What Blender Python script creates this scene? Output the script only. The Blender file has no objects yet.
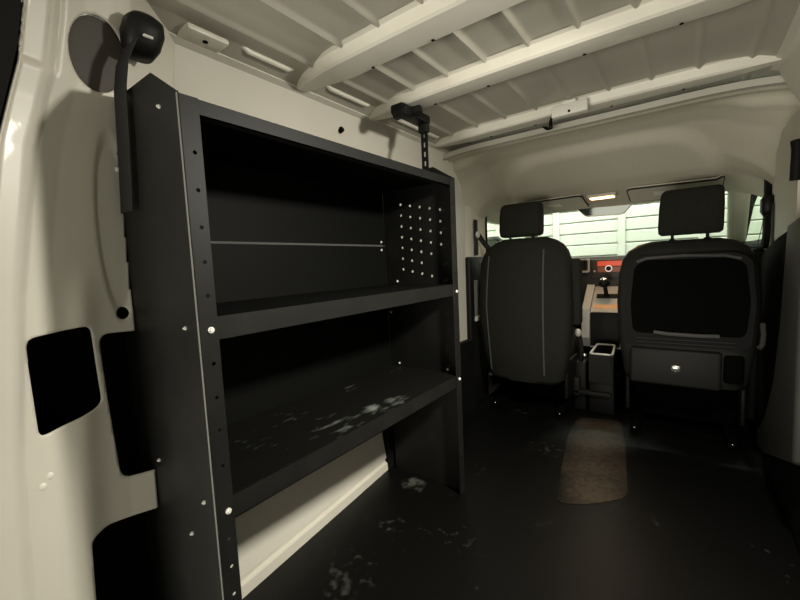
import bpy, bmesh, math, random
from mathutils import Vector, Matrix, Quaternion
random.seed(4)
S = bpy.context.scene
COL = S.collection

# ------------------------------------------------------------------ camera
def make_camera():
    yaw, pitch, roll, f = 0.6373, -0.0884, -0.0461, 390.48
    cy, sy, cp, sp = math.cos(yaw), math.sin(yaw), math.cos(pitch), math.sin(pitch)
    right = Vector((cy, sy, 0)); fwd = Vector((-sy*cp, cy*cp, sp)); up = right.cross(fwd)
    cr, sr = math.cos(roll), math.sin(roll)
    r2 = right*cr + up*sr; u2 = up*cr - right*sr
    M = Matrix((r2, u2, -fwd)).transposed().to_4x4()
    M.translation = Vector((0.36, 0, 0.8328))
    cam = bpy.data.cameras.new('camera'); o = bpy.data.objects.new('camera', cam); COL.objects.link(o)
    o.matrix_world = M
    cam.sensor_width = 36; cam.lens = 36*f/800; cam.clip_start = 0.02
    S.camera = o
make_camera()

# ------------------------------------------------------------------ light and exposure
W = bpy.data.worlds.new('garage_ambient'); S.world = W; W.use_nodes = True
W.node_tree.nodes['Background'].inputs[0].default_value = (1.0, 0.95, 0.83, 1)
W.node_tree.nodes['Background'].inputs[1].default_value = 0.55

def area(name, loc, target, size, energy, color, size_y=None):
    l = bpy.data.lights.new(name, 'AREA'); l.energy = energy; l.color = color; l.size = size
    if size_y: l.shape = 'RECTANGLE'; l.size_y = size_y
    o = bpy.data.objects.new(name, l); COL.objects.link(o); o.location = loc
    o.rotation_euler = (Vector(target)-Vector(loc)).to_track_quat('-Z', 'Y').to_euler()
    return o
o = area('added_cargo_light', (0.56, 0.85, 1.26), (-0.50, 0.95, 0.0), 0.10, 15.0, (1.0, 0.95, 0.84)); o.data.spread = 2.3  # unseen cargo lamp, added and placed to cast the racking and pillar shadows
area('left_wall_fill', (-1.7, 2.7, 2.5), (-2.5, 2.9, 0.9), 1.2, 60.0, (0.97, 1.0, 0.88), 0.3)  # added fill, brightens the left garage wall and the cab
area('rear_fill', (-0.1, -3.0, -0.40), (0.0, 1.1, 1.25), 1.8, 94.0, (1.0, 0.95, 0.83), 1.0)  # added low fill behind the van, stands in for bounce onto the roof
area('garage_door_fill', (0.0, 3.9, 2.7), (-0.2, 4.7, 1.0), 1.6, 84.0, (0.93, 1.0, 0.86), 0.3)  # added lamp out of view, brightens the garage door

S.view_settings.view_transform = 'Standard'
S.view_settings.look = 'None'
S.view_settings.gamma = 1.0
S.view_settings.use_curve_mapping = False
S.view_settings.exposure = 0.0

# ------------------------------------------------------------------ materials
def mat(name, col, rough=0.5, metal=0.0, noise=None, bump=None, emit=None, spec=0.5, coat=0.0):
    m = bpy.data.materials.new(name); m.use_nodes = True
    nt = m.node_tree; b = nt.nodes['Principled BSDF']
    b.inputs['Base Color'].default_value = (*col, 1); b.inputs['Roughness'].default_value = rough
    b.inputs['Metallic'].default_value = metal; b.inputs['Specular IOR Level'].default_value = spec
    b.inputs['Coat Weight'].default_value = coat
    tc = nt.nodes.new('ShaderNodeTexCoord')
    if noise:                                   # (scale, second colour, low, high)
        n = nt.nodes.new('ShaderNodeTexNoise'); n.inputs['Scale'].default_value = noise[0]; n.inputs['Detail'].default_value = 6
        r = nt.nodes.new('ShaderNodeValToRGB')
        r.color_ramp.elements[0].position = noise[2]; r.color_ramp.elements[1].position = noise[3]
        r.color_ramp.elements[0].color = (*col, 1); r.color_ramp.elements[1].color = (*noise[1], 1)
        nt.links.new(tc.outputs['Object'], n.inputs['Vector']); nt.links.new(n.outputs['Fac'], r.inputs['Fac'])
        nt.links.new(r.outputs['Color'], b.inputs['Base Color'])
    if bump:                                    # (scale, strength)
        n2 = nt.nodes.new('ShaderNodeTexNoise'); n2.inputs['Scale'].default_value = bump[0]; n2.inputs['Detail'].default_value = 4
        bp = nt.nodes.new('ShaderNodeBump'); bp.inputs['Strength'].default_value = bump[1]; bp.inputs['Distance'].default_value = 0.002
        nt.links.new(tc.outputs['Object'], n2.inputs['Vector']); nt.links.new(n2.outputs['Fac'], bp.inputs['Height'])
        nt.links.new(bp.outputs['Normal'], b.inputs['Normal'])
    if emit:
        b.inputs['Emission Color'].default_value = (*emit[0], 1); b.inputs['Emission Strength'].default_value = emit[1]
    return m

def dusty(name, col, dust, lo, hi, scale, stretch=(1, 1, 1), rough=0.5, spec=0.2, spots=()):
    """dark sheet with pale powdery stains that have a shape of their own"""
    m = mat(name, col, rough, spec=spec); nt = m.node_tree; b = nt.nodes['Principled BSDF']
    tc = nt.nodes.new('ShaderNodeTexCoord'); mp = nt.nodes.new('ShaderNodeMapping'); mp.inputs['Scale'].default_value = stretch
    a = nt.nodes.new('ShaderNodeTexNoise'); a.inputs['Scale'].default_value = scale; a.inputs['Detail'].default_value = 3
    c = nt.nodes.new('ShaderNodeTexNoise'); c.inputs['Scale'].default_value = scale*9; c.inputs['Detail'].default_value = 8
    mul = nt.nodes.new('ShaderNodeMath'); mul.operation = 'MULTIPLY'
    r = nt.nodes.new('ShaderNodeValToRGB')
    r.color_ramp.elements[0].position = lo; r.color_ramp.elements[1].position = hi
    r.color_ramp.elements[0].color = (*col, 1); r.color_ramp.elements[1].color = (*dust, 1)
    nt.links.new(tc.outputs['Object'], mp.inputs['Vector'])
    for n in (a, c): nt.links.new(mp.outputs['Vector'], n.inputs['Vector'])
    nt.links.new(a.outputs['Fac'], mul.inputs[0]); nt.links.new(c.outputs['Fac'], mul.inputs[1])
    last = mul.outputs[0]
    for (px, py, pz, rad, amt) in spots:          # single smears: place, radius, strength
        d = nt.nodes.new('ShaderNodeVectorMath'); d.operation = 'DISTANCE'; d.inputs[1].default_value = (px, py, pz)
        dn = nt.nodes.new('ShaderNodeMapRange'); dn.inputs['From Min'].default_value = 0; dn.inputs['From Max'].default_value = rad
        dn.inputs['To Min'].default_value = amt; dn.inputs['To Max'].default_value = 0
        ad = nt.nodes.new('ShaderNodeMath'); ad.operation = 'MULTIPLY_ADD'
        nt.links.new(tc.outputs['Object'], d.inputs[0]); nt.links.new(d.outputs['Value'], dn.inputs['Value'])
        nt.links.new(dn.outputs['Result'], ad.inputs[0]); nt.links.new(c.outputs['Fac'], ad.inputs[1]); nt.links.new(last, ad.inputs[2]); last = ad.outputs[0]
    nt.links.new(last, r.inputs['Fac']); nt.links.new(r.outputs['Color'], b.inputs['Base Color'])
    return m

M = {}
M['paint'] = mat('white_paint', (0.66, 0.63, 0.54), 0.38, noise=(3.0, (0.60, 0.57, 0.485), 0.45, 0.75), bump=(14, 0.12), coat=0.04)
M['rib'] = mat('white_rib_paint', (0.80, 0.77, 0.67), 0.4, noise=(9, (0.75, 0.715, 0.615), 0.5, 0.7))
M['skin'] = mat('grey_white_roof', (0.46, 0.44, 0.37), 0.5, noise=(5, (0.42, 0.40, 0.335), 0.4, 0.7))  # roof skin, greyer and darker than the ribs
M['liner'] = mat('grey_headliner_fabric', (0.64, 0.60, 0.49), 0.85, noise=(300, (0.58, 0.545, 0.44), 0.4, 0.6))
M['pillar_trim'] = mat('pale_grey_plastic_trim', (0.60, 0.57, 0.48), 0.6)
M['steel'] = mat('charcoal_powder_coat', (0.0083, 0.0085, 0.0076), 0.5, bump=(500, 0.15), noise=(12, (0.0112, 0.0112, 0.0100), 0.4, 0.7), spec=0.2)
M['steel_dark'] = mat('black_coat_shade', (0.0026, 0.0028, 0.0024), 0.6, bump=(500, 0.15), spec=0.1)  # black back sheets; on the decks the inner shade is put into this colour
M['shelf_dust'] = dusty('dusty_black_shelf', (0.0045, 0.0045, 0.004), (0.17, 0.19, 0.17), 0.37, 0.72, 6.0, (1.0, 0.35, 1), 0.5,
    spots=[(dx+0.44, dy-0.76, 0.438, rr, aa) for dx, dy, rr, aa in ((-.525, .908, .08, .35), (-.328, .887, .05, .5), (-.345, .80, .05, .45), (-.502, .647, .10, .3), (-.445, .487, .11, .3), (-.365, .657, .10, .22))])
M['floor'] = dusty('black_rubber_floor', (0.003, 0.003, 0.0027), (0.075, 0.073, 0.064), 0.36, 0.62, 4.0, (1, 1, 1), 0.40, spec=0.25,
    spots=[(-0.484, 1.163, 0, .06, .5), (-0.45, 1.15, 0, .07, .45), (-0.325, 1.162, 0, .04, .35), (-0.391, 0.682, 0, .12, .2), (-0.51, 0.717, 0, .09, .16), (-0.232, 0.946, 0, .12, .12)])
M['rubber'] = mat('black_rubber', (0.005, 0.005, 0.005), 0.65, spec=0.15)
M['black_panel'] = mat('black_moulded_panel', (0.0014, 0.0017, 0.0015), 0.8, spec=0.04)
M['cavity'] = mat('cavity_shade_black', (0.004, 0.004, 0.004), 0.9, spec=0.1)  # near-black stands in for the shade inside holes and cavities
M['plug'] = mat('brown_grey_rubber_plug', (0.075, 0.065, 0.055), 0.7)
M['plastic'] = mat('black_plastic', (0.007, 0.007, 0.0065), 0.5, bump=(400, 0.1), spec=0.2)
M['plastic_grey'] = mat('dark_grey_plastic', (0.012, 0.0122, 0.0107), 0.55, bump=(300, 0.1), spec=0.2)
M['trim_grey'] = mat('grey_pillar_plastic', (0.040, 0.040, 0.036), 0.55, bump=(300, 0.1), spec=0.25)
M['fabric'] = mat('charcoal_seat_fabric', (0.016, 0.0165, 0.0135), 0.9, noise=(250, (0.022, 0.0225, 0.0185), 0.45, 0.6), spec=0.1)
M['piping'] = mat('grey_seam_thread', (0.060, 0.060, 0.054), 0.8)
M['webbing'] = mat('dark_belt_webbing', (0.006, 0.006, 0.0055), 0.8)
M['webbing_grey'] = mat('grey_belt_webbing', (0.16, 0.155, 0.14), 0.8)
M['chrome'] = mat('bright_metal', (0.75, 0.74, 0.70), 0.25, 1.0)
M['zinc'] = mat('zinc_bolt', (0.85, 0.83, 0.78), 0.45, 0.3)
M['silver'] = mat('silver_plastic', (0.62, 0.61, 0.56), 0.45, 0.1)
M['dash'] = mat('brown_grey_dash', (0.055, 0.048, 0.042), 0.6, bump=(300, 0.1))
M['white_plastic'] = mat('white_plastic', (0.80, 0.78, 0.70), 0.5)
M['lens'] = mat('warm_lamp_lens', (0.9, 0.7, 0.5), 0.4, emit=((1.0, 0.55, 0.26), 4.0))
M['screen'] = mat('red_radio_screen', (0.05, 0.01, 0.01), 0.3, emit=((1.0, 0.11, 0.04), 0.6))
M['amber'] = mat('amber_selector_light', (0.3, 0.15, 0.05), 0.4, emit=((1.0, 0.48, 0.18), 0.36))
M['garage_white'] = mat('white_garage_door_paint', (0.68, 0.71, 0.65), 0.5)
M['garage_line'] = mat('grey_green_groove', (0.58, 0.62, 0.56), 0.7)
M['siding'] = mat('grey_green_siding', (0.42, 0.46, 0.39), 0.7)
M['concrete'] = mat('garage_concrete', (0.34, 0.33, 0.30), 0.8, noise=(4, (0.27, 0.26, 0.24), 0.4, 0.7))
M['mirror'] = mat('mirror_glass', (0.86, 0.92, 0.85), 0.06, 1.0)
M['ring'] = mat('lit_knob_ring', (0.8, 0.75, 0.7), 0.4, emit=((1.0, 0.85, 0.75), 0.35))

def glass(name, tint, fac):
    m = bpy.data.materials.new(name); m.use_nodes = True; nt = m.node_tree; nt.nodes.clear()
    o = nt.nodes.new('ShaderNodeOutputMaterial'); mx = nt.nodes.new('ShaderNodeMixShader')
    t = nt.nodes.new('ShaderNodeBsdfTransparent'); g = nt.nodes.new('ShaderNodeBsdfGlossy')
    t.inputs[0].default_value = (*tint, 1); g.inputs['Roughness'].default_value = 0.03
    mx.inputs[0].default_value = fac
    nt.links.new(t.outputs[0], mx.inputs[1]); nt.links.new(g.outputs[0], mx.inputs[2]); nt.links.new(mx.outputs[0], o.inputs[0])
    return m
M['glass'] = glass('clear_glass', (0.95, 1.0, 0.94), 0.05)

# ------------------------------------------------------------------ mesh helpers
def interp(x, xs, ys):
    if x <= xs[0]: return ys[0]
    for i in range(1, len(xs)):
        if x <= xs[i]:
            t = (x-xs[i-1])/(xs[i]-xs[i-1]); return ys[i-1]+t*(ys[i]-ys[i-1])
    return ys[-1]

def link(name, bm, m, parent=None, smooth=False, sharp=40):
    """one mesh object; vertices are given in world space"""
    me = bpy.data.meshes.new(name)
    bmesh.ops.recalc_face_normals(bm, faces=bm.faces)
    off = Vector((0, 0, 0)); p = parent
    while p is not None: off += p.location; p = p.parent
    if smooth:
        for f in bm.faces: f.smooth = True
        for e in bm.edges:
            if len(e.link_faces) == 2 and e.calc_face_angle(0) > math.radians(sharp): e.smooth = False
    if off.length: bmesh.ops.translate(bm, verts=bm.verts, vec=-off)
    bm.to_mesh(me); bm.free()
    if m: me.materials.append(m)
    o = bpy.data.objects.new(name, me); COL.objects.link(o); o.parent = parent
    return o

def tag(o, label=None, cat=None, group=None, kind=None):
    if label: o['label'] = label
    if cat: o['category'] = cat
    if group: o['group'] = group
    if kind: o['kind'] = kind
    return o

def root(name, loc, label=None, cat=None, group=None, kind=None):
    o = bpy.data.objects.new(name, None); COL.objects.link(o); o.location = loc; o.empty_display_size = 0.05
    return tag(o, label, cat, group, kind)

def box(x0, x1, y0, y1, z0, z1, bev=0.0, seg=2, bm=None):
    bm2 = bmesh.new()
    vs = [bm2.verts.new((x, y, z)) for x in (x0, x1) for y in (y0, y1) for z in (z0, z1)]
    for q in ((0,1,3,2),(4,6,7,5),(0,4,5,1),(2,3,7,6),(0,2,6,4),(1,5,7,3)): bm2.faces.new([vs[i] for i in q])
    if bev > 0: bmesh.ops.bevel(bm2, geom=bm2.edges[:], offset=bev, segments=seg, profile=0.5, affect='EDGES')
    return merge(bm, bm2)

def merge(bm, bm2):
    if bm is None: return bm2
    me = bpy.data.meshes.new('tmp'); bm2.to_mesh(me); bm2.free(); bm.from_mesh(me); bpy.data.meshes.remove(me)
    return bm

def frame(p, d):
    d = Vector(d).normalized(); q = Vector((0, 0, 1)).rotation_difference(d)
    return Matrix.Translation(Vector(p)) @ q.to_matrix().to_4x4()

def cyl(p0, p1, r0, r1=None, n=12, bm=None, bev=0.0):
    p0, p1 = Vector(p0), Vector(p1); bm2 = bmesh.new()
    bmesh.ops.create_cone(bm2, cap_ends=True, segments=n, radius1=r0, radius2=r0 if r1 is None else r1, depth=(p1-p0).length)
    if bev: bmesh.ops.bevel(bm2, geom=[e for e in bm2.edges if abs(e.verts[0].co.z-e.verts[1].co.z) < 1e-6], offset=bev, segments=2, profile=0.5, affect='EDGES')
    bmesh.ops.transform(bm2, matrix=frame((p0+p1)/2, p1-p0), verts=bm2.verts)
    return merge(bm, bm2)

def tube(pts, r, n=8, bm=None, closed=False):
    pts = [Vector(p) for p in pts]; bm2 = bmesh.new(); rings = []
    N = len(pts); ref = None
    for i, p in enumerate(pts):
        a = pts[(i-1) % N] if (closed or i > 0) else p
        b = pts[(i+1) % N] if (closed or i < N-1) else p
        t = (b-a).normalized()
        if ref is None: ref = t.orthogonal().normalized()
        u = (ref - t*ref.dot(t)).normalized(); v = t.cross(u); ref = u
        rings.append([bm2.verts.new(p+(u*math.cos(2*math.pi*k/n)+v*math.sin(2*math.pi*k/n))*r) for k in range(n)])
    for i in range(N if closed else N-1):
        A, B = rings[i], rings[(i+1) % N]
        for k in range(n): bm2.faces.new((A[k], A[(k+1) % n], B[(k+1) % n], B[k]))
    if not closed: bm2.faces.new(rings[0][::-1]); bm2.faces.new(rings[-1])
    return merge(bm, bm2)

def loft(secs, n=32, bm=None, dirfix=None):
    """stack of super-ellipse rings (cx, cy, cz, half_w(x), half_d(y), exponent)"""
    bm2 = bmesh.new(); rings = []
    for cx, cy, cz, w, d, e in secs:
        ring = []
        for k in range(n):
            a = 2*math.pi*k/n; c, s = math.cos(a), math.sin(a)
            ring.append(bm2.verts.new((cx+w*math.copysign(abs(c)**(2/e), c), cy+d*math.copysign(abs(s)**(2/e), s), cz)))
        rings.append(ring)
    for A, B in zip(rings, rings[1:]):
        for k in range(n): bm2.faces.new((A[k], A[(k+1) % n], B[(k+1) % n], B[k]))
    bm2.faces.new(rings[0][::-1]); bm2.faces.new(rings[-1])
    return merge(bm, bm2)

def extrude_profile(prof, axis, a, b, closed=True, bm=None):
    """prof: 2D points; axis 'x' -> (y,z), 'y' -> (x,z), 'z' -> (x,y)"""
    def P(q, t): return {'x': (t, q[0], q[1]), 'y': (q[0], t, q[1]), 'z': (q[0], q[1], t)}[axis]
    bm2 = bmesh.new()
    A = [bm2.verts.new(P(q, a)) for q in prof]; B = [bm2.verts.new(P(q, b)) for q in prof]
    n = len(prof)
    for i in range(n if closed else n-1): bm2.faces.new((A[i], A[(i+1) % n], B[(i+1) % n], B[i]))
    if closed: bm2.faces.new(A[::-1]); bm2.faces.new(B)
    return merge(bm, bm2)

def plate(outer, holes, axis, a, b, bm=None):
    """flat sheet with true holes, outline in 2D, between planes a and b of the axis"""
    cu = bpy.data.curves.new('tmp', 'CURVE'); cu.dimensions = '2D'; cu.fill_mode = 'BOTH'; cu.extrude = abs(b-a)/2
    for loop in [outer]+holes:
        sp = cu.splines.new('POLY'); sp.points.add(len(loop)-1); sp.use_cyclic_u = True
        for p, q in zip(sp.points, loop): p.co = (q[0], q[1], 0, 1)
    o = bpy.data.objects.new('tmp', cu); COL.objects.link(o)
    me = bpy.data.meshes.new_from_object(o.evaluated_get(bpy.context.evaluated_depsgraph_get()))
    bm2 = bmesh.new(); bm2.from_mesh(me); bpy.data.meshes.remove(me); bpy.data.objects.remove(o); bpy.data.curves.remove(cu)
    bmesh.ops.remove_doubles(bm2, verts=bm2.verts, dist=1e-5)
    c = (a+b)/2
    for v in bm2.verts:
        x, y, z = v.co
        v.co = {'x': (c+z, x, y), 'y': (x, c+z, y), 'z': (x, y, c+z)}[axis]
    return merge(bm, bm2)

def circle(cx, cy, r, n=10): return [(cx+r*math.cos(2*math.pi*k/n), cy+r*math.sin(2*math.pi*k/n)) for k in range(n)]

def rounded(pts, r, seg=5):
    """round the corners of a 2D polygon"""
    out = []; n = len(pts)
    for i in range(n):
        p = Vector(pts[i]); a = Vector(pts[i-1])-p; b = Vector(pts[(i+1) % n])-p
        rr = min(r, a.length*0.45, b.length*0.45); A = p+a.normalized()*rr; B = p+b.normalized()*rr
        for k in range(seg+1):
            t = k/seg; q = A*(1-t)**2+p*2*t*(1-t)+B*t*t; out.append((q.x, q.y))
    return out

def inside(p, poly):
    x, y = p; c = False
    for i in range(len(poly)):
        x1, y1 = poly[i-1]; x2, y2 = poly[i]
        if (y1 > y) != (y2 > y) and x < (x2-x1)*(y-y1)/(y2-y1)+x1: c = not c
    return c

def nearest(p, poly):
    p = Vector(p); best = None
    for i in range(len(poly)):
        a = Vector(poly[i-1]); b = Vector(poly[i]); d = b-a
        t = max(0, min(1, (p-a).dot(d)/max(d.length_squared, 1e-12))); q = a+d*t; L = (q-p).length
        if best is None or L < best[0]: best = (L, q)
    return best

def sphere(c, r, bm=None, sc=(1, 1, 1), u=12, v=8):
    bm2 = bmesh.new(); bmesh.ops.create_uvsphere(bm2, u_segments=u, v_segments=v, radius=r)
    for w in bm2.verts: w.co = Vector((w.co.x*sc[0], w.co.y*sc[1], w.co.z*sc[2]))+Vector(c)
    return merge(bm, bm2)

def ribbon(pts, wdir, w, t=0.0015, bm=None):
    """belt webbing: flat strip along pts, width along wdir"""
    bm2 = bmesh.new(); pts = [Vector(p) for p in pts]; wv = Vector(wdir).normalized()*w/2; rows = []
    for i, p in enumerate(pts):
        d = (pts[min(i+1, len(pts)-1)]-pts[max(i-1, 0)]).normalized(); nrm = d.cross(wv).normalized()*t/2
        rows.append([bm2.verts.new(p+a*wv+b*nrm) for a, b in ((-1,-1),(1,-1),(1,1),(-1,1))])
    for A, B in zip(rows, rows[1:]):
        for k in range(4): bm2.faces.new((A[k], A[(k+1) % 4], B[(k+1) % 4], B[k]))
    bm2.faces.new(rows[0][::-1]); bm2.faces.new(rows[-1])
    return merge(bm, bm2)

# ================================================================== SETTING: the garage around the van
o = link('wall_front', box(-3.2, 3.2, 5.00, 5.10, -0.52, 3.0), M['garage_white']); tag(o, kind='structure')
o = link('wall_garage_left', box(-2.6, -2.5, -1.0, 5.0, -0.52, 3.0), M['garage_white']); tag(o, kind='structure')
bm = box(2.12, 2.2, -1.0, 5.0, -0.52, 3.0)
for k in range(22): box(2.085, 2.12, -1.0, 5.0, -0.50+k*0.14, -0.50+k*0.14+0.115, 0.008, 1, bm)
o = link('wall_garage_right', bm, M['siding']); tag(o, kind='structure')
o = link('floor_garage', box(-3.2, 3.2, 1.9, 5.0, -0.60, -0.52), M['concrete']); tag(o, kind='structure')

gd = root('garage_door', (-0.3, 4.62, -0.52), 'white ribbed garage door seen bright through the windscreen', 'garage door')
for k in range(21):
    z = -0.50+k*0.122
    link('door_slat', box(-1.95, 1.45, 4.60, 4.635, z, z+0.112, 0.006, 1), M['garage_white'], gd)
link('backing', box(-1.95, 1.45, 4.636, 4.66, -0.52, 2.08), M['garage_line'], gd)
for x in (-1.50, -0.83, -0.19, 0.47):
    link('stile', box(x-0.035, x+0.035, 4.575, 4.599, -0.52, 2.08, 0.006, 1), M['garage_white'], gd)

# ================================================================== SETTING: van shell
o = link('floor', box(-0.70, 0.70, 0.02, 3.3, -0.03, 0.0), M['floor']); tag(o, kind='structure')

def roof_z(x): return 1.345-0.0255*x*x
# roof skin with lengthwise swaged beads
bm = bmesh.new(); NX, NY = 260, 14; V = []
for j in range(NY+1):
    y = 0.04+j*(1.78-0.04)/NY; row = []
    for i in range(NX+1):
        x = -0.58+1.16*i/NX
        z = 1.380-0.045*x*x-max(0, abs(x)-0.50)*0.25
        ph = ((x+0.035) % 0.118)/0.118
        z -= 0.008*math.exp(-((ph-0.5)/0.06)**2)
        row.append(bm.verts.new((x, y, z)))
    V.append(row)
for j in range(NY):
    for i in range(NX): bm.faces.new((V[j][i], V[j][i+1], V[j+1][i+1], V[j+1][i]))
ceil = link('ceiling', bm, M['skin'], smooth=True, sharp=60); tag(ceil, kind='structure')
m_ = ceil.modifiers.new('thick', 'SOLIDIFY'); m_.thickness = 0.01; m_.offset = 1.0

def rib(yf, w, name='roof_rib', x0=-0.545, x1=0.56):
    prof = [(-w-0.018, 0.033), (-w-0.006, 0.029), (-w, 0.005), (-w+0.006, 0.0), (-0.012, 0.0), (-0.004, 0.003), (0.012, 0.034)]
    bm = bmesh.new(); rows = []; n = 60
    for i in range(n+1):
        x = x0+(x1-x0)*i/n
        e = min((x-x0)/0.16, (x1-x)/0.14, 1.0); sc = 0.30+0.70*max(0, e)**0.7
        rows.append([bm.verts.new((x, yf-w/2+(a+w/2)*sc, roof_z(x)+b*(1.0)+(1-sc)*0.012)) for a, b in prof])
    for A, B in zip(rows, rows[1:]):
        for k in range(len(prof)-1): bm.faces.new((A[k], A[k+1], B[k+1], B[k]))
    bm.faces.new(rows[0]); bm.faces.new(rows[-1][::-1])
    r = link(name, bm, M['rib'], ceil, smooth=True, sharp=25)
    tag(r)
    for x in (-0.30, -0.12, 0.14, 0.34):
        link('rib_hole', cyl((x, yf-0.013, roof_z(x)-0.0012), (x, yf-0.013, roof_z(x)+0.004), 0.0045, n=10), M['cavity'], r)
    return r
for yf, w in ((0.835, 0.090), (1.145, 0.085), (1.584, 0.075)): rib(yf, w)
for k, (ya, yb) in enumerate(((0.58, 0.735), (0.85, 1.05), (1.18, 1.50))):   # raised bead beside the roof rail
    link('edge_bead', tube([(-0.505, ya, 1.375), (-0.505, ya+0.02, 1.366), (-0.505, yb-0.02, 1.366), (-0.505, yb, 1.375)], 0.007, 8), M['rib'], ceil, smooth=True)
bm = box(-0.555, -0.495, 0.45, 0.545, 1.352, 1.366, 0.006, 2)
o = link('gusset_plate', bm, M['rib'], ceil, smooth=True)
link('plate_hole', cyl((-0.52, 0.50, 1.3505), (-0.52, 0.50, 1.36), 0.006), M['cavity'], o)

# side walls (profile in x,z swept along y)
def side(sg, ya, yb, name):
    prof = [(0.545, 1.385), (0.545, 1.352), (0.562, 1.344), (0.600, 1.262), (0.615, 1.225), (0.640, 1.150), (0.645, 0.02), (0.645, -0.03), (0.70, -0.03), (0.70, 1.385)]
    o = link(name, extrude_profile([(sg*a, b) for a, b in prof], 'y', ya, yb), M['paint'], smooth=True, sharp=25)
    return tag(o, kind='structure')
wl = side(-1, 0.325, 2.02, 'wall_left')
wr = side(1, 0.04, 1.62, 'wall_right')
link('wall_plug', cyl((-0.588, 0.985, 1.29), (-0.575, 0.985, 1.295), 0.009), M['cavity'], wl)

# pale sloped inner panel below the racking
bm = bmesh.new(); ys = [0.335, 0.52, 0.75, 0.98, 1.185]; rows = []
for y in ys:
    k = (1.187-y)/(1.187-0.488); xb = -0.618+0.072*k
    prof = [(xb+0.000, 0.001), (xb-0.002, 0.030), (xb-0.012, 0.034), (xb-0.014, 0.044), (xb-0.006, 0.050), (xb-0.030, 0.200), (xb-0.034, 0.385), (xb-0.045, 0.385), (xb-0.045, 0.001)]
    rows.append([bm.verts.new((min(a, -0.50), y, b)) for a, b in prof])
for A, B in zip(rows, rows[1:]):
    for k in range(len(A)): bm.faces.new((A[k], A[(k+1) % len(A)], B[(k+1) % len(A)], B[k]))
bm.faces.new(rows[0]); bm.faces.new(rows[-1][::-1])
o = link('baseboard_left', bm, M['paint'], smooth=True, sharp=20); tag(o, kind='structure')
o = link('baseboard_left_front', box(-0.645, -0.612, 1.19, 2.0, 0.0, 0.40, 0.004), M['rubber']); tag(o, kind='structure')

# left rear pillar: curved pressing with true holes
ZE = [.2, .357, .54, .81, 1.045, 1.17, 1.26, 1.4]; YE = [.060, .062, .070, .097, .133, .166, .178, .19]
SX = [-.01, 0, .004, .030, .038, .048, .08, .108, .122, .2, .3]; XX = [-.455, -.462, -.468, -.474, -.480, -.496, -.506, -.511, -.513, -.527, -.535]
def pil_x(y, z):
    s = y-interp(z, ZE, YE)
    x = interp(s, SX, XX)+0.30*max(0, z-1.12)**1.2
    if z > 1.168 and s > 0: x -= 0.012*min(1, (z-1.168)/0.012)*max(0, min(1, (0.055-s)/0.02))      # flange ends below the roof
    x -= (0.085*max(0, min(1, (z-0.50)/0.25))-0.06*max(0, min(1, (0.62-z)/0.2)))*max(0, s-0.05)
    x += 0.009*max(0, min(1, (0.86-z)/0.08))*math.exp(-((s-0.128)/0.022)**2)
    if y > 0.335: x -= (y-0.335)*0.55
    d = math.hypot((y-0.292)/0.030, (z-0.93)/0.16)                                                    # pressed channel beside the racking
    x -= 0.006*max(0, min(1, (1.15-d)/0.2))
    return x
H = {
 'square': rounded([(0.137, 0.742), (0.231, 0.751), (0.237, 0.600), (0.141, 0.574)], 0.016),
 'right': rounded([(0.242, 0.731), (0.36, 0.722), (0.36, 0.430), (0.251, 0.447)], 0.022),
 'low': rounded([(0.192, 0.366), (0.218, 0.374), (0.33, 0.353), (0.33, 0.06), (0.182, 0.06)], 0.018),
 'round': circle(0.291, 0.764, 0.0125, 20),
 'oval': [(0.281+0.046*math.cos(a)+0.004*math.sin(a), 1.231+0.060*math.sin(a)) for a in [2*math.pi*k/40 for k in range(40)]],
}
bm = bmesh.new(); nS, nZ = 110, 330; V = {}
for j in range(nZ+1):
    z = 0.0+1.37*j/nZ; ye = interp(z, ZE, YE); yend = 0.45
    for i in range(nS+1):
        y = ye+(yend-ye)*i/nS
        V[i, j] = bm.verts.new((0, y, z))
for i in range(nS):
    for j in range(nZ):
        q = [V[i, j], V[i+1, j], V[i+1, j+1], V[i, j+1]]
        c = (sum(v.co.y for v in q)/4, sum(v.co.z for v in q)/4)
        if c[0] > 0.3105 and c[1] < 1.186: continue
        if not any(inside(c, h) for h in H.values()): bm.faces.new(q)
bmesh.ops.delete(bm, geom=[v for v in bm.verts if not v.link_faces], context='VERTS')
for v in bm.verts:
    if v.is_boundary:
        for h in H.values():
            L, q = nearest((v.co.y, v.co.z), h)
            if L < 0.006: v.co.y, v.co.z = q; break
for v in bm.verts: v.co.x = pil_x(v.co.y, v.co.z)
pil = link('trim_1', bm, M['paint'], smooth=True, sharp=50); tag(pil, kind='structure')
m_ = pil.modifiers.new('thick', 'SOLIDIFY'); m_.thickness = 0.003; m_.offset = -1.0
# rubber plug of the oval hole, spot welds, rivet heads
pl = bmesh.new(); vs = [pl.verts.new((pil_x(a, b)-0.005, a, b)) for a, b in H['oval']]; pl.faces.new(vs)
tag(link('oval_plug', pl, M['plug'], pil), 'brown grey plug')
for y, z in ((0.148, 0.506), (0.137, 0.493)): link('weld_bump', sphere((pil_x(y, z), y, z), 0.008, sc=(0.6, 1, 1)), M['rib'], pil, smooth=True)
link('paint_scratch', tube([(pil_x(y, z)+0.0003, y, z) for y, z in ((0.178, 0.886), (0.186, 0.884), (0.192, 0.883))], 0.0016, 6), M['plug'], pil)
# near-black sheets paint in the shade of the cavity behind the pillar
bm = box(-0.72, -0.70, 0.02, 0.45, 0.0, 1.38)
o = link('trim_2', bm, M['cavity']); tag(o, kind='structure')
o = link('trim_3', box(-0.72, -0.56, 0.3205, 0.3245, 0.0, 1.17), M['cavity']); tag(o, kind='structure')
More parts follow.
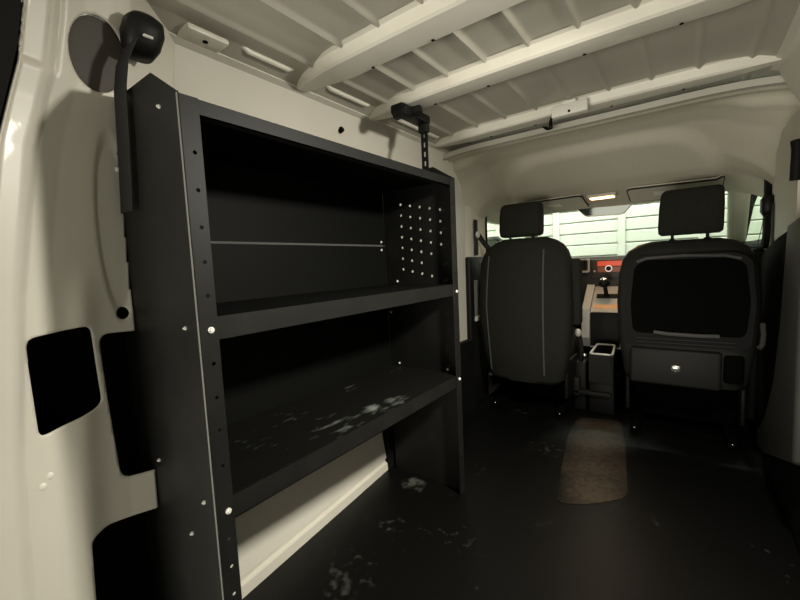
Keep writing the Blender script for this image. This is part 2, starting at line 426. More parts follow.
# rear door rubber seal along the pillar edge
bm = bmesh.new(); rows = []
for k in range(29):
    z = 0.0+1.38*k/28; ye = interp(z, ZE, YE); xe = pil_x(ye, z)
    rows.append([bm.verts.new(p) for p in ((xe+0.008, ye-0.003, z), (xe+0.004, ye-0.028, z), (-0.73, ye-0.028, z), (-0.73, ye-0.003, z))])
for A, B in zip(rows, rows[1:]):
    for k in range(4): bm.faces.new((A[k], A[(k+1) % 4], B[(k+1) % 4], B[k]))
o = link('trim_4', bm, M['rubber'], smooth=True, sharp=30); tag(o, kind='structure')
o = link('trim_5', box(-0.70, 0.70, 0.02, 0.075, 1.375, 1.42), M['paint']); tag(o, kind='structure')

# headliner of the cab
HY = [1.66, 1.70, 1.74, 1.80, 1.90, 2.05, 2.20, 2.36, 2.50, 2.62]; HZ = [1.345, 1.330, 1.338, 1.337, 1.325, 1.278, 1.226, 1.186, 1.161, 1.144]
def liner_z(x, y):
    a = abs(x); d = interp(a, [0, .36, .42, .47, .52, .57, .61, .635, .66], [0, 0, .008, .026, .055, .100, .150, .20, .25])
    arch = interp(a, [0, .38, .46, .52, .66], [.0, .0, .010, .028, .03])*interp(y, [1.66, 1.74, 1.78, 2.1, 2.3], [0, 0, 1, .8, 0])
    fade = interp(y, [1.66, 1.80, 1.95, 2.10, 2.3, 2.62], [.12, .2, .55, .8, .5, .28])
    t = (a/0.50)**4+((2.75-y)/0.87)**4; u = max(0.0, min(1.0, (1.0-t)/0.30))
    return interp(y, HY, HZ)-d*fade-arch-0.026*u*u*(3-2*u)
bm = bmesh.new(); V = []
for j in range(61):
    y = 1.66+(2.62-1.66)*j/60
    V.append([bm.verts.new((x, y, liner_z(x, y))) for x in [-0.66+1.32*i/80 for i in range(81)]])
for j in range(60):
    for i in range(80): bm.faces.new((V[j][i], V[j][i+1], V[j+1][i+1], V[j+1][i]))
o = link('trim_6', bm, M['liner'], smooth=True, sharp=50); tag(o, kind='structure')
m_ = o.modifiers.new('thick', 'SOLIDIFY'); m_.thickness = 0.012; m_.offset = 1.0
# trim edge strip across the front of the cargo roof
bm = bmesh.new(); rows = []
for i in range(61):
    x = -0.60+1.2*i/60; z = liner_z(x, 1.68)
    rows.append([bm.verts.new(p) for p in ((x, 1.640, z+0.012), (x, 1.648, z-0.006), (x, 1.668, z-0.008), (x, 1.676, z+0.012))])
for A, B in zip(rows, rows[1:]):
    for k in range(4): bm.faces.new((A[k], A[(k+1) % 4], B[(k+1) % 4], B[k]))
o = link('trim_7', bm, M['skin'], smooth=True, sharp=30); tag(o, kind='structure')
o = link('ceiling_cab', box(-0.70, 0.70, 1.655, 2.66, 1.37, 1.39), M['skin']); tag(o, kind='structure')

# front doors: plate with a window opening, black seal, glass
def front_door(sg, idx):
    outer = [(2.20, 0.0), (2.20, 1.21), (2.50, 1.215), (2.70, 1.20), (2.95, 1.13), (3.20, 1.02), (3.52, 0.82), (3.52, 0.0)]
    win = rounded([(2.25, 0.855), (2.25, 1.145), (2.56, 1.165), (2.74, 1.150), (3.00, 1.085), (3.40, 0.86)], 0.05)
    xo = sg*0.645
    d = link('door_%d' % idx, plate(outer, [win], 'x', xo-0.012, xo+0.012), M['pillar_trim']); tag(d, kind='structure')
    seal = tube([(xo-sg*0.012, a, b) for a, b in win], 0.023 if sg > 0 else 0.009, 8, closed=True)
    link('window_seal', seal, M['rubber'], d, smooth=True)
    inner = box(min(xo-sg*0.013, xo-sg*0.07), max(xo-sg*0.013, xo-sg*0.07), 2.28, 3.1, 0.06, 0.835, 0.02, 3)
    link('door_card', inner, M['plastic'], d, smooth=True)
    g = link('window_%d' % idx, plate(win, [], 'x', xo-0.002, xo+0.002), M['glass']); tag(g, kind='structure')
front_door(-1, 1); front_door(1, 2)

# B pillars
def pillar(sg, name):
    prof = [(0.640, 1.99), (0.628, 2.01), (0.622, 2.05), (0.622, 2.10), (0.632, 2.19), (0.640, 2.20), (0.66, 2.20), (0.66, 1.99)]
    o = link(name, extrude_profile([(sg*a, b) for a, b in prof], 'z', 0.86, 1.25), M['pillar_trim'], smooth=True, sharp=30)
    return tag(o, kind='structure')
pillar(-1, 'trim_8'); pillar(1, 'trim_9')
o = link('trim_10', box(-0.66, -0.615, 1.98, 2.20, 0.0, 0.862, 0.012, 3), M['plastic'], smooth=True); tag(o, kind='structure')
# right side: white upper panel, dark lower trim that rises to the rear
o = link('trim_11', extrude_profile([(0.612, 1.62), (0.612, 2.0), (0.66, 2.0), (0.66, 1.62)], 'z', 0.84, 1.23), M['pillar_trim']); tag(o, kind='structure')
bm = extrude_profile([(1.40, 0.26), (1.40, 0.92), (1.60, 0.90), (1.63, 0.60), (1.70, 0.40), (1.85, 0.22), (2.04, 0.12), (2.02, 0.05), (1.85, 0.10)], 'x', 0.590, 0.655)
bmesh.ops.bevel(bm, geom=bm.edges[:], offset=0.012, segments=3, profile=0.5, affect='EDGES')
o = link('trim_12', bm, M['trim_grey'], smooth=True); tag(o, kind='structure')
bm = extrude_profile([(1.64, 0.20), (1.59, 0.905), (1.85, 0.868), (2.10, 0.83), (2.24, 0.80), (2.24, 0.02), (2.0, 0.02)], 'x', 0.606, 0.654)
bmesh.ops.bevel(bm, geom=bm.edges[:], offset=0.010, segments=3, profile=0.5, affect='EDGES')
o = link('trim_17', bm, M['black_panel'], smooth=True); tag(o, kind='structure')
o = link('wall_firewall', box(-0.66, 0.66, 3.28, 3.32, -0.03, 0.78), M['rubber']); tag(o, kind='structure')
o = link('trim_13', tube([(0.600, 1.575, 1.02), (0.600, 1.572, 1.05), (0.600, 1.567, 1.08), (0.599, 1.56, 1.105), (0.595, 1.55, 1.125)], 0.013, 10), M['rubber'], smooth=True); tag(o, kind='structure')
# step trim by the right seat
bm = extrude_profile([(0.645, 0.0), (0.615, 0.0), (0.618, 0.030), (0.625, 0.24), (0.645, 0.25)], 'y', 0.30, 1.96)
bmesh.ops.bevel(bm, geom=bm.edges[:], offset=0.006, segments=2, profile=0.5, affect='EDGES')
o = link('trim_14', bm, M['rubber'], smooth=True); tag(o, kind='structure')

# windscreen and A pillars
bm = bmesh.new(); V = []
for j in range(9):
    t = j/8; y = 2.60+0.86*t; z = 1.125-0.315*t; hw = 0.545+0.05*t
    V.append([bm.verts.new((hw*s, y-0.10*abs(s)**2*t, z)) for s in [-1+2*i/16 for i in range(17)]])
for j in range(8):
    for i in range(16): bm.faces.new((V[j][i], V[j][i+1], V[j+1][i+1], V[j+1][i]))
o = link('window_3', bm, M['glass'], smooth=True); tag(o, kind='structure')
for sg, nm in ((-1, 'trim_15'), (1, 'trim_16')):
    bm = loft([(sg*(0.558+0.048*t), 2.58+0.76*t, 1.150-0.305*t, 0.046, 0.045, 2.6) for t in [k/8 for k in range(9)]], 16)
    o = link(nm, bm, M['pillar_trim'], smooth=True, sharp=50); tag(o, kind='structure')

# ================================================================== RACKING
XF, Y0, Y1, ZT = -0.286, 0.3135, 1.216, 1.120
rk = root('shelving_unit', (-0.44, 0.76, 0.0), 'charcoal steel van racking with open shelves along the left wall', 'shelving')
TH = 0.0025
fl_holes_z = [0.853, 0.797, 0.681, 0.622, 0.564, 0.500, 0.365, 0.313, 0.26, 0.2, 0.14, 0.08, 0.91, 0.97, 1.03]
def end_panel(y, inn, xb, holes, label=None):
    out = [(XF, 0.0), (XF, ZT), (-0.368, 1.172), (-0.500 if xb > -0.58 else -0.56, 1.172), (xb, 1.08 if xb > -0.58 else 1.12), (xb, 0.0)]
    bm = plate(out, holes, 'y', y-TH/2, y+TH/2)
    y2 = y+inn*0.033
    plate([(min(y, y2), 0.0), (max(y, y2), 0.0), (max(y, y2), ZT-0.002), (min(y, y2), ZT-0.002)],
          [circle(y+inn*0.020, z, 0.0036, 8) for z in fl_holes_z], 'x', XF-TH, XF, bm)
    tube([(XF-.0012, y+inn*.0008, 0.0), (XF-.0012, y+inn*.0008, ZT)], .0022, 8, bm)
    return link('end_panel', bm, M['steel'], rk)
ep = end_panel(Y0, 1, -0.600, [])
tag(link('edge_highlight', tube([(XF+.0006, Y0-.0012, 0.0), (XF+.0006, Y0-.0012, ZT-.003)], .0013, 6), M['webbing_grey'], ep, smooth=True), 'pale painted highlight along the bend')  # pale tube paints the highlight on the folded corner
pegs = []
for i in range(5):
    for j in range(7):
        if (j == 4 and i == 4) or (j == 5 and i >= 3) or (j == 6 and i >= 4): continue
        pegs.append(circle(-0.517+0.0425*i, 1.060-0.0405*j-0.0105*i*0.9, 0.0052, 10))
end_panel(Y1, -1, -0.600, pegs)
# back sheets: two panels with a bright folded joint between
bk = link('back_panel', box(-0.603, -0.6, Y0+0.002, Y1-0.002, 0.395, 0.908), M['steel_dark'], rk)
b2 = link('back_panel', box(-0.603, -0.6, Y0+0.002, Y1-0.002, 0.914, ZT), M['steel_dark'], rk)
sj = link('back_seam', box(-0.600, -0.5975, Y0+0.03, Y1-0.02, 0.9085, 0.9145), M['piping'], rk)
# trays
def tray(z0, z1, m, top=None):
    bm = box(XF-0.0055, XF-0.0028, Y0+0.003, Y1-0.003, z0, z1)
    box(XF-0.022, XF-0.0028, Y0+0.003, Y1-0.003, z0, z0+0.002, bm=bm)
    t = link('shelf', bm, m, rk)
    tag(link('deck', box(-0.599, XF-0.0055, Y0+0.003, Y1-0.003, z1-0.003, z1-0.0005), M['steel_dark'], t), 'shelf deck with shade put into its black')
    return t
tag(tray(1.092, 1.118, M['steel']), 'top shelf')
tag(tray(0.718, 0.760, M['steel']), 'middle shelf')
tag(tray(0.394, 0.437, M['steel']), 'bottom shelf')
sh = link('shelf_mat', box(-0.596, XF-0.007, Y0+0.006, Y1-0.006, 0.4372, 0.4384), M['shelf_dust'], rk); tag(sh, 'dusty surface with pale smears')
def bolt(p, d, r=0.0055):
    p = Vector(p); d = Vector(d)
    bm = cyl(p, p+d*0.0022, r, n=10); cyl(p+d*0.002, p+d*0.005, r*0.78, r*0.5, n=6, bm=bm)
    link('bolt', bm, M['zinc'], rk, smooth=True, sharp=30)
for y, z in ((Y0+0.020, 0.739), (Y0+0.022, 0.416), (Y1-0.012, 0.734), (Y1-0.012, 0.423)): bolt((XF, y, z), (1, 0, 0))
for x, z in ((-0.327, 0.743), (-0.491, 0.465), (-0.318, 0.434), (-0.377, 0.353), (-0.345, 1.111)): bolt((x, Y0-TH/2, z), (0, -1, 0), 0.0034)
for x, z in ((-0.547, 0.772), (-0.555, 0.448), (-0.338, 0.448), (-0.585, 0.65)): bolt((x, Y1-TH/2, z), (0, -1, 0), 0.0045)
for y in (1.19,): bolt((-0.5998, y, 0.925), (1, 0, 0), 0.0045); bolt((-0.5998, y, 0.895), (1, 0, 0), 0.0045)

# roof bracket holding the racking to the second rib
rb = root('roof_bracket', (-0.385, 1.19, 1.122), 'black perforated strap and clamp between racking top and second roof rib', 'bracket')
sx, sy_ = -0.385, 1.192
bm = plate([(sx-0.013, 1.122), (sx+0.013, 1.122), (sx+0.013, 1.305), (sx-0.013, 1.305)], [rounded([(sx-0.004, z-0.009), (sx+0.004, z-0.009), (sx+0.004, z+0.009), (sx-0.004, z+0.009)], 0.004, 3) for z in (1.15, 1.182, 1.214, 1.246, 1.278)], 'y', sy_-0.002, sy_+0.002)
link('strap', bm, M['plastic'], rb)
link('strap_foot', box(sx-0.013, sx+0.013, sy_-0.05, sy_+0.002, 1.1185, 1.1225), M['plastic'], rb)
link('strap_head', box(sx-0.017, sx+0.017, sy_-0.014, sy_+0.012, 1.285, 1.335, 0.005), M['plastic_grey'], rb, smooth=True)
link('clamp', box(sx-0.026, sx+0.022, 1.035, sy_+0.010, 1.312, 1.3405, 0.006), M['plastic'], rb, smooth=True)
link('knob', cyl((sx+0.012, 1.10, 1.325), (sx+0.045, 1.11, 1.332), 0.018, 0.016, n=8, bev=0.003), M['plastic'], rb, smooth=True, sharp=35)
link('knob', cyl((sx-0.02, 1.05, 1.315), (sx+0.030, 1.052, 1.318), 0.020, 0.019, n=6, bev=0.003), M['plastic'], rb, smooth=True, sharp=35)

# rear seat belt on the left pillar
sb = root('seat_belt', (-0.49, 0.34, 1.285), 'black belt anchor and hanging strap at top of the left rear pillar', 'seat belt')
bm = loft([(-0.470, 0.342, 1.240, 0.018, 0.020, 2.6), (-0.466, 0.343, 1.256, 0.028, 0.030, 2.6), (-0.462, 0.346, 1.280, 0.032, 0.034, 2.8), (-0.458, 0.348, 1.300, 0.028, 0.031, 2.6), (-0.458, 0.348, 1.311, 0.016, 0.020, 2.4)], 24)
link('anchor_cover', bm, M['plastic'], sb, smooth=True, sharp=60)
link('anchor_slot', box(-0.4335, -0.4275, 0.334, 0.350, 1.262, 1.266, 0.001, 1), M['silver'], sb)
link('webbing', ribbon([(-0.452, 0.322, 1.255), (-0.458, 0.306, 1.215), (-0.463, 0.3005, 1.17), (-0.470, 0.2995, 1.08), (-0.478, 0.2985, 1.00), (-0.484, 0.298, 0.955)], (1, 0.1, 0), 0.044), M['webbing'], sb)
link('guide_bolt', cyl((-0.500, 0.2965, 1.035), (-0.500, 0.2925, 1.035), 0.004, n=10), M['zinc'], sb)

# ================================================================== ROOF ITEMS
jb = root('junction_box', (0.02, 1.49, 1.345), 'small white box clipped under the third roof rib', 'junction box')
k = 1.345-roof_z(0.1)
link('housing', box(-0.035, 0.082, 1.474, 1.5035, 1.322, 1.360, 0.004), M['white_plastic'], jb, smooth=True)
link('clip', box(0.000, 0.045, 1.478, 1.500, 1.360, 1.3715, 0.004), M['white_plastic'], jb, smooth=True)
link('slot', box(0.020, 0.028, 1.4735, 1.478, 1.328, 1.336), M['cavity'], jb)
link('cable', tube([(-0.034, 1.490, 1.345), (-0.045, 1.510, 1.330), (-0.060, 1.575, 1.320), (-0.075, 1.592, 1.324), (-0.095, 1.615, 1.340)], 0.004, 8), M['rubber'], jb, smooth=True)
link('cable', tube([(-0.034, 1.480, 1.335), (-0.050, 1.510, 1.322), (-0.066, 1.565, 1.314), (-0.082, 1.585, 1.322), (-0.100, 1.600, 1.340)], 0.003, 8), M['rubber'], jb, smooth=True)

dl = root('dome_lamp', (-0.015, 2.36, 1.158), 'glowing warm dome lamp in the headliner between the sun visors', 'lamp')
link('housing', box(-0.085, 0.055, 2.325, 2.395, 1.145, 1.163, 0.006), M['pillar_trim'], dl, smooth=True)
link('lens', box(-0.072, 0.042, 2.332, 2.388, 1.138, 1.1455, 0.003), M['lens'], dl, smooth=True)
a = area('dome_lamp_light', (-0.015, 2.36, 1.134), (-0.015, 2.36, 0), 0.10, 0.8, (1.0, 0.60, 0.34), 0.05)
a.parent = dl; a.location = (0, 0, -0.024)

def visor(x0, x1, label, sg):
    r = root('sun_visor', ((x0+x1)/2, 2.40, 1.14), label, 'sun visor')
    bm = bmesh.new(); V = []
    prof = rounded([(x0, 2.30), (x1, 2.30), (x1, 2.50), (x0, 2.50)], 0.028, 5)
    for off in (0.006, 0.020):
        V.append([bm.verts.new((x, y, liner_z(x, y)-off)) for x, y in prof])
    n = len(prof)
    for i in range(n): bm.faces.new((V[0][i], V[0][(i+1) % n], V[1][(i+1) % n], V[1][i]))
    bm.faces.new(V[0]); bm.faces.new(V[1][::-1])
    link('flap', bm, M['liner'], r, smooth=True, sharp=30)
    link('edge_piping', tube([(x, y, liner_z(x, y)-0.016) for x, y in prof], 0.0045, 6, closed=True), M['plastic_grey'], r, smooth=True)
    lx = x0+0.05
    lb = bmesh.new(); vs = [lb.verts.new((x, y, liner_z(x, y)-0.0215)) for x, y in ((x0+0.11, 2.36), (x0+0.20, 2.36), (x0+0.20, 2.42), (x0+0.11, 2.42))]; lb.faces.new(vs)
    link('sticker', lb, M['rib'], r)
    return r
visor(-0.43, -0.105, 'left sun visor folded up against the headliner above the fabric seat', -1)
visor(0.105, 0.485, 'right sun visor folded up against the headliner above the plastic-backed seat', 1)

mr = root('rearview_mirror', (-0.05, 2.66, 1.105), 'wide rear-view mirror below the dome lamp against the windscreen', 'mirror')
bm = extrude_profile(rounded([(-0.195, 1.128), (0.100, 1.120), (0.052, 1.068), (-0.146, 1.074)], 0.014), 'y', 2.606, 2.632)
for v in bm.verts: v.co.y += 0.05*(v.co.x+0.05)-0.07*(v.co.z-1.10)
link('mirror_shell', bm, M['white_plastic'], mr)
bm = extrude_profile(rounded([(-0.188, 1.124), (0.092, 1.116), (0.048, 1.072), (-0.142, 1.078)], 0.012), 'y', 2.603, 2.6065)
for v in bm.verts: v.co.y += 0.05*(v.co.x+0.05)-0.07*(v.co.z-1.10)
link('mirror_glass', bm, M['mirror'], mr)
link('mirror_stem', cyl((-0.05, 2.628, 1.10), (-0.05, 2.665, 1.095), 0.010), M['plastic'], mr)

cl = root('added_cargo_lamp', (0.575, 0.85, 1.30), 'small added cargo lamp, out of view on the right side of the roof', 'lamp')
link('housing', box(0.545, 0.625, 0.81, 0.89, 1.275, 1.31, 0.006), M['white_plastic'], cl, smooth=True)

# ================================================================== SEATS
def seat(cx, label, hard):
    r = root('car_seat', (cx, 2.25, 0.0), label, 'car seat', None)
    F, P = M['fabric'], M['plastic']
    yb = 2.065
    # backrest
    if not hard:
        secs = [(cx+0.00, yb-.01, .19, .17, .060, 3.5), (cx, yb, .215, .205, .078, 3.8), (cx, yb, .35, .225, .085, 4), (cx-.002, yb, .55, .245, .088, 4), (cx-.003, yb+.005, .72, .240, .086, 4),
                (cx-.003, yb+.01, .82, .234, .080, 3.8), (cx-.002, yb+.012, .872, .218, .074, 3.4), (cx, yb+.015, .905, .192, .066, 3), (cx, yb+.016, .928, .158, .055, 2.6), (cx, yb+.017, .944, .115, .036, 2.4)]
        b = link('backrest', loft(secs, 48), F, r, smooth=True, sharp=70)
        for dx, (za, zb) in ((-0.165, (.24, .86)), (0.118, (.24, .88))):
            pts = []
            for k in range(15):
                z = za+(zb-za)*k/14; d = interp(z, [s[2] for s in secs], [s[4] for s in secs]); cyy = interp(z, [s[2] for s in secs], [s[1] for s in secs]); hw = interp(z, [s[2] for s in secs], [s[3] for s in secs])
                x = dx+0.035*(1-abs(z-.6)/.4)*(1 if dx < 0 else 0)*-0.6
                t = max(0, 1-abs(x/hw)**4)**0.25
                pts.append((cx+x, cyy-d*t-0.001, z))
            link('seam', tube(pts, 0.0045, 6), M['piping'], b, smooth=True)
        zt = .93
    else:
        secs = [(cx, yb-.005, .27, .205, .050, 4), (cx, yb, .30, .218, .062, 4.5), (cx, yb, .45, .238, .066, 5), (cx, yb, .62, .247, .068, 5), (cx, yb+.004, .75, .240, .067, 4.5), (cx, yb+.006, .81, .228, .062, 4),
                (cx, yb+.008, .848, .205, .056, 3.4), (cx, yb+.010, .872, .170, .048, 3), (cx, yb+.011, .886, .12, .034, 2.6)]
        b = link('backrest', loft(secs, 48), M['plastic_grey'], r, smooth=True, sharp=70)
        out = rounded([(cx-.196, .44), (cx+.215, .44), (cx+.228, .62), (cx+.212, .800), (cx+.16, .826), (cx-.15, .826), (cx-.192, .800), (cx-.206, .62)], .03)
        inn = rounded([(cx-.178, .490), (cx+.200, .490), (cx+.212, .62), (cx+.196, .780), (cx+.15, .806), (cx-.135, .806), (cx-.174, .780), (cx-.188, .62)], .03)
        yf = yb-.080
        link('panel_frame', plate(out, [inn], 'y', yf, yf+.030), M['rubber'], r)
        link('lip_highlight', tube([(cx-.165, yf, .800), (cx-.13, yf-.002, .814), (cx, yf-.003, .820), (cx+.13, yf-.002, .814), (cx+.18, yf, .800)], .006, 8), M['piping'], r, smooth=True)  # paler tube paints the highlight on the top lip of the frame
        link('back_panel', plate(inn, [], 'y', yf+.012, yf+.030), M['black_panel'], r)
        link('panel_lip', tube([(cx-.10, yf-.004, .497), (cx-.05, yf-.006, .492), (cx+.06, yf-.006, .490), (cx+.12, yf-.004, .492)], .008, 8), M['piping'], r, smooth=True)
        for z in (.468, .452): link('rib', box(cx-.17, cx+.17, yf-.004, yf+.01, z-.003, z+.003, .001, 1), M['plastic_grey'], r)
        cv = link('hinge_cover', box(cx-.188, cx+.130, yf-.012, yf+.06, .268, .425, .012, 3), M['plastic_grey'], r, smooth=True)
        link('latch', box(cx-.035, cx-.005, yf-.017, yf-.011, .338, .360, .004), M['chrome'], cv, smooth=True)
        link('latch', box(cx-.030, cx-.012, yf-.016, yf-.011, .333, .352, .003), M['chrome'], cv, smooth=True)
        link('hinge_cover', box(cx+.136, cx+.20, yf+.004, yf+.07, .30, .415, .012, 3), M['black_panel'], r, smooth=True)
        link('recline_lever', tube([(cx+.252, yf+.05, .545), (cx+.255, yf+.04, .500), (cx+.250, yf+.03, .462), (cx+.240, yf+.02, .452)], .009, 8), M['piping'], r, smooth=True)
        zt = .875
    # headrest on two posts
    if not hard: hb, ht, hx, hw, sl = .955, 1.128, cx-.020, .110, 1
    else: hb, ht, hx, hw, sl = .908, 1.098, cx+.018, .112, 1
    hy = yb+.02; H_ = ht-hb
    secs = [(hx, hy, hb, hw*.90, .034, 5), (hx, hy, hb+.008, hw*.985, .044, 5.5), (hx, hy, hb+.03, hw, .050, 6), (hx+.002, hy, hb+H_*.6, hw*.99, .054, 6), (hx+.004, hy, hb+H_*.88, hw*.955, .050, 6), (hx+.005, hy, ht-.008, hw*.92, .042, 5.5), (hx+.005, hy, ht, hw*.84, .030, 5)]
    h = link('headrest', loft(secs, 40), F, r, smooth=True, sharp=70)
    for dx in (-.06, .06): link('post', cyl((hx+dx, hy, zt-.03), (hx+dx, hy, hb+.01), .0065, n=10), M['plastic_grey'], h, smooth=True)
    for dx in (-.06, .06): link('post_collar', cyl((hx+dx, hy, zt-.015), (hx+dx, hy, zt+.016), .014, .012, n=12), P, h, smooth=True)
    # cushion and base
    secs = [(cx, 2.42, .22, .17, .23, 5), (cx, 2.42, .25, .190, .25, 5), (cx, 2.43, .33, .195, .26, 5), (cx, 2.43, .375, .185, .245, 4.5), (cx, 2.43, .395, .15, .20, 4)]
    link('seat_cushion', loft(secs, 40), F, r, smooth=True, sharp=70)
    link('seat_base', box(cx-.20, cx+.20, 2.20, 2.62, -.0+.05, .21, .02), M['black_panel'], r, smooth=True)
    for s in (-1, 1):
        link('seat_rail', box(cx+s*.175-.018, cx+s*.175+.018, 2.05, 2.66, 0.0, .05, .006), M['black_panel'], r, smooth=True)
        link('hinge_bracket', box(cx+s*.205-.008, cx+s*.205+.008, 2.06, 2.30, .11, .30, .006), M['plastic'], r, smooth=True)
        link('rail_bolt', sphere((cx+s*.175, 2.048, .03), .006), M['chrome'], r, smooth=True)
    return r
ls = seat(-0.339, 'left front seat with charcoal fabric back and raised armrest', False)
link('armrest', box(-0.138, -0.066, 2.075, 2.14, .49, .826, .020, 3), M['fabric'], ls, smooth=True)
link('recline_lever', tube([(-0.50, 2.045, .235), (-0.47, 2.035, .245), (-0.43, 2.035, .243), (-0.395, 2.04, .238)], .010, 8), M['silver'], ls, smooth=True)
for x in (-0.535, -0.505): link('release_knob', sphere((x, 2.05, .195), .012), M['silver'], ls, smooth=True)
rs = seat(0.345, 'right front seat with black hard plastic back panel and grey hinge cover', True)

# ================================================================== DASH AND CONSOLE
ds = root('dashboard', (0, 2.9, 0.0), 'brown grey dashboard with lit radio beyond the seats', 'dashboard')
prof = [(2.72, .42), (2.68, .60), (2.655, .655), (2.652, .812), (2.668, .828), (2.80, .832), (3.10, .822), (3.40, .80), (3.46, .77), (3.46, .30), (2.80, .30)]
link('dash_body', extrude_profile(prof, 'x', -0.60, 0.60), M['dash'], ds, smooth=True, sharp=35)
rd = link('radio', box(-0.118, 0.075, 2.638, 2.66, .700, .812, .006), M['dash'], ds, smooth=True)
link('screen', box(-0.085, 0.060, 2.6355, 2.6385, .772, .802, .002, 1), M['screen'], rd)
link('button_row', box(-0.085, 0.060, 2.6355, 2.6385, .735, .768, .002, 1), mat('dim_red_buttons', (.06, .03, .025), .4, emit=((1, .22, .08), .12)), rd)
kn = link('volume_knob', cyl((-0.022, 2.640, .757), (-0.022, 2.622, .757), .017, .015, n=24, bev=.002), M['plastic'], rd, smooth=True)
link('knob_ring', tube([(-0.022+.0165*math.cos(a), 2.624, .757+.0165*math.sin(a)) for a in [2*math.pi*i/24 for i in range(24)]], .0035, 6, closed=True), M['ring'], kn, smooth=True)
for x in (-0.10, 0.066): link('button', cyl((x, 2.638, .742), (x, 2.632, .742), .006, n=12), M['silver'], rd)
for cxv in (-0.163, 0.155):
    vt = link('air_vent', plate(rounded([(cxv-.034, .735), (cxv+.034, .735), (cxv+.034, .822), (cxv-.034, .822)], .014), [rounded([(cxv-.024, .747), (cxv+.024, .747), (cxv+.024, .812), (cxv-.024, .812)], .010)], 'y', 2.634, 2.655), M['silver'], ds)
    for k in range(4): link('vane', box(cxv-.02+.0135*k-.0015, cxv-.02+.0135*k+.0015, 2.640, 2.6515, .750, .810), M['plastic'], vt)
# gear selector plinth with silver surround
gs = root('gear_selector', (-0.03, 2.55, 0.40), 'black gear lever on silver plinth with amber light below the radio', 'gear lever')
prof = [(2.650, .648), (2.50, .515), (2.49, .50), (2.49, .30), (2.655, .30), (2.660, .60)]
link('plinth', extrude_profile(prof, 'x', -0.098, 0.060), M['silver'], gs)
link('side_strip', extrude_profile([(2.642, .660), (2.478, .525), (2.465, .36), (2.51, .30), (2.655, .30), (2.655, .60)], 'x', -0.142, -0.100), M['silver'], gs)
link('lower_bin', box(-0.096, 0.056, 2.474, 2.4895, .31, .510, .008), M['plastic_grey'], gs, smooth=True)
def gp(y): return .515+(y-2.50)*.14/.16
link('gate_plate', extrude_profile([(2.515, gp(2.515)+.002), (2.518, gp(2.518)+.006), (2.532, gp(2.532)+.006), (2.532, gp(2.532)-.004), (2.515, gp(2.515)-.004)], 'x', -0.082, 0.046), M['amber'], gs)
link('gate_bar', extrude_profile([(2.575, gp(2.575)+.010), (2.592, gp(2.592)+.012), (2.592, gp(2.592)), (2.575, gp(2.575))], 'x', -0.080, 0.038), M['plastic'], gs)
gl = link('lever', cyl((-0.027, 2.60, .585), (-0.031, 2.53, .675), .012, .010, n=14), M['plastic'], gs, smooth=True)
link('boot', cyl((-0.027, 2.602, .572), (-0.028, 2.575, .612), .022, .012, n=14), M['plastic'], gs, smooth=True)
kb = link('lever_knob', sphere((-0.032, 2.525, .676), .028, sc=(1.1, .9, .95), u=18, v=12), M['plastic'], gs, smooth=True)
link('knob_cap', sphere((-0.032, 2.516, .697), .016, sc=(1.3, .9, .6), u=18, v=12), M['chrome'], gs, smooth=True)
# floor console with cup bin
cc = root('center_console', (-0.01, 2.3, 0.0), 'low grey console box with open bin between the seats', 'console')
bin_out = [(-0.056, 2.215), (0.060, 2.215), (0.048, 2.40), (-0.050, 2.40)]
bin_in = [(-0.042, 2.228), (0.046, 2.228), (0.037, 2.388), (-0.038, 2.388)]
bm = bmesh.new(); n = 4
def ring(pts, z, dy=0): return [bm.verts.new((x, y+dy, z+(y-2.215)*0.10)) for x, y in pts]
R0, R1, R2, R3 = ring(bin_out, .17), ring(bin_out, .320), ring(bin_in, .320), ring(bin_in, .21)
for A, B in ((R0, R1), (R1, R2), (R2, R3)):
    for k in range(4): bm.faces.new((A[k], A[(k+1) % 4], B[(k+1) % 4], B[k]))
bm.faces.new(R0[::-1]); bm.faces.new(R3)
link('bin', bm, M['plastic_grey'], cc)
rim = [(x, y, .322+(y-2.215)*0.10) for x, y in rounded([(-0.050, 2.221), (0.054, 2.221), (0.043, 2.394), (-0.045, 2.394)], .012)]
link('bin_rim', tube(rim, .006, 8, closed=True), M['silver'], cc, smooth=True)
link('console_base', box(-0.060, 0.062, 2.23, 2.46, 0.0, .175, .01), M['plastic'], cc, smooth=True)
link('console_foot', box(-0.13, 0.05, 2.20, 2.232, .10, .122, .006), M['plastic_grey'], cc, smooth=True)
link('console_post', box(-0.132, -0.100, 2.20, 2.232, .09, .19, .006), M['plastic_grey'], cc, smooth=True)
# parking brake beside it
pb = root('parking_brake', (-0.105, 2.28, 0.0), 'grey hand brake lever between left seat and console', 'hand brake')
link('brake_bracket', box(-0.135, -0.075, 2.24, 2.36, 0.0, .27, .01), M['plastic'], pb, smooth=True)
link('brake_lever', tube([(-0.105, 2.27, .27), (-0.10, 2.262, .33), (-0.108, 2.258, .385), (-0.112, 2.25, .42)], .013, 10), M['plastic_grey'], pb, smooth=True)
link('brake_grip', sphere((-0.114, 2.245, .425), .017, sc=(1, 1, 1.3)), M['silver'], pb, smooth=True)
link('release_button', sphere((-0.080, 2.236, .305), .012), M['chrome'], pb, smooth=True)

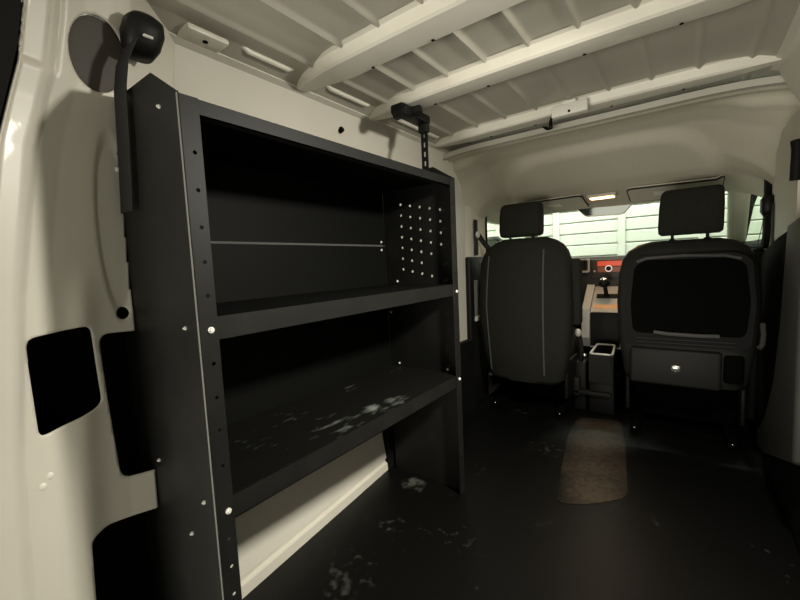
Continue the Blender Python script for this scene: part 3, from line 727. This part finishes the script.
fm = bmesh.new()  # thin floor strip, browner along the middle, fading towards its edges
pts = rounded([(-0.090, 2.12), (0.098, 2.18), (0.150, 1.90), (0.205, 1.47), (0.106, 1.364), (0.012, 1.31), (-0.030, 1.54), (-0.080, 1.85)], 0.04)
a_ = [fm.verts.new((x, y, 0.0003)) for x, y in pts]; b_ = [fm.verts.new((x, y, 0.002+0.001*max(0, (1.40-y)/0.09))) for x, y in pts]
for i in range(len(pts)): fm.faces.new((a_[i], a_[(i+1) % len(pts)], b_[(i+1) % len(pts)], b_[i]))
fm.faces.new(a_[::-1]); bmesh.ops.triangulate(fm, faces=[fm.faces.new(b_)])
tag(link('floor_strip', fm, dusty('brown_floor_strip', (0.004, 0.0038, 0.0032), (0.048, 0.034, 0.022), 0.20, 0.75, 6.0, (1, 1, 1), 0.42, spec=0.3,
    spots=[(0.02, 2.05, 0, .14, 1.0), (0.045, 1.85, 0, .17, 1.0), (0.08, 1.62, 0, .18, 1.0), (0.105, 1.44, 0, .12, 1.3)])), 'brownish strip on the floor between the two front seats', 'mat')

# ================================================================== FRONT SEAT BELTS
lb = root('seat_belt', (-0.61, 2.06, 0.98), 'dark belt with silver guide on the left pillar behind the fabric seat', 'seat belt')
link('webbing', ribbon([(-0.612, 2.065, 1.07), (-0.610, 2.062, .98), (-0.609, 2.060, .87)], (0, 1, 0), .045), M['webbing'], lb)
link('belt_guide', sphere((-0.600, 2.062, .985), .020, sc=(.6, 1, 1)), M['silver'], lb, smooth=True)
link('webbing', ribbon([(-0.598, 2.06, .985), (-0.57, 2.09, .93), (-0.53, 2.14, .86)], (0.5, .5, .5), .03), M['webbing'], lb)
tag(link('webbing', ribbon([(-0.606, 2.04, .73), (-0.606, 2.04, .52)], (0, 1, 0), .055, .004), M['webbing_grey'], lb), 'lower grey length')
link('tongue', box(-0.611, -0.600, 2.012, 2.068, .497, .525, .003, 1), M['silver'], lb)
rbt = root('seat_belt', (0.60, 2.15, 1.0), 'black belt anchor and strap on the right pillar behind the plastic-backed seat', 'seat belt')
link('anchor_cover', loft([(0.605, 2.075, .960, .016, .024, 3), (0.602, 2.075, .975, .020, .036, 3), (0.602, 2.075, 1.02, .020, .036, 3), (0.605, 2.075, 1.035, .014, .026, 3)], 24), M['plastic'], rbt, smooth=True, sharp=60)
link('webbing', ribbon([(0.598, 2.10, .985), (0.598, 2.16, .92), (0.592, 2.22, .845), (0.59, 2.24, .80)], (0.1, .8, .3), .035), M['webbing'], rbt)
link('webbing', ribbon([(0.609, 2.00, 1.00), (0.609, 2.00, .84)], (0, 1, 0), .05), M['webbing'], rbt)

# outside mirror beyond the left window
om = root('door_mirror', (-0.80, 2.72, .90), 'dark outside mirror beyond the left front window', 'mirror')
bm = loft([(-0.80, 2.74, .90, .075, .04, 3), (-0.80, 2.74, .93, .09, .05, 3), (-0.80, 2.74, .985, .07, .045, 3), (-0.79, 2.74, 1.01, .035, .03, 2.6)], 24)
link('mirror_shell', bm, M['plastic_grey'], om, smooth=True, sharp=60)
link('mirror_arm', cyl((-0.74, 2.75, .91), (-0.655, 2.78, .90), .018), M['plastic'], om, smooth=True)
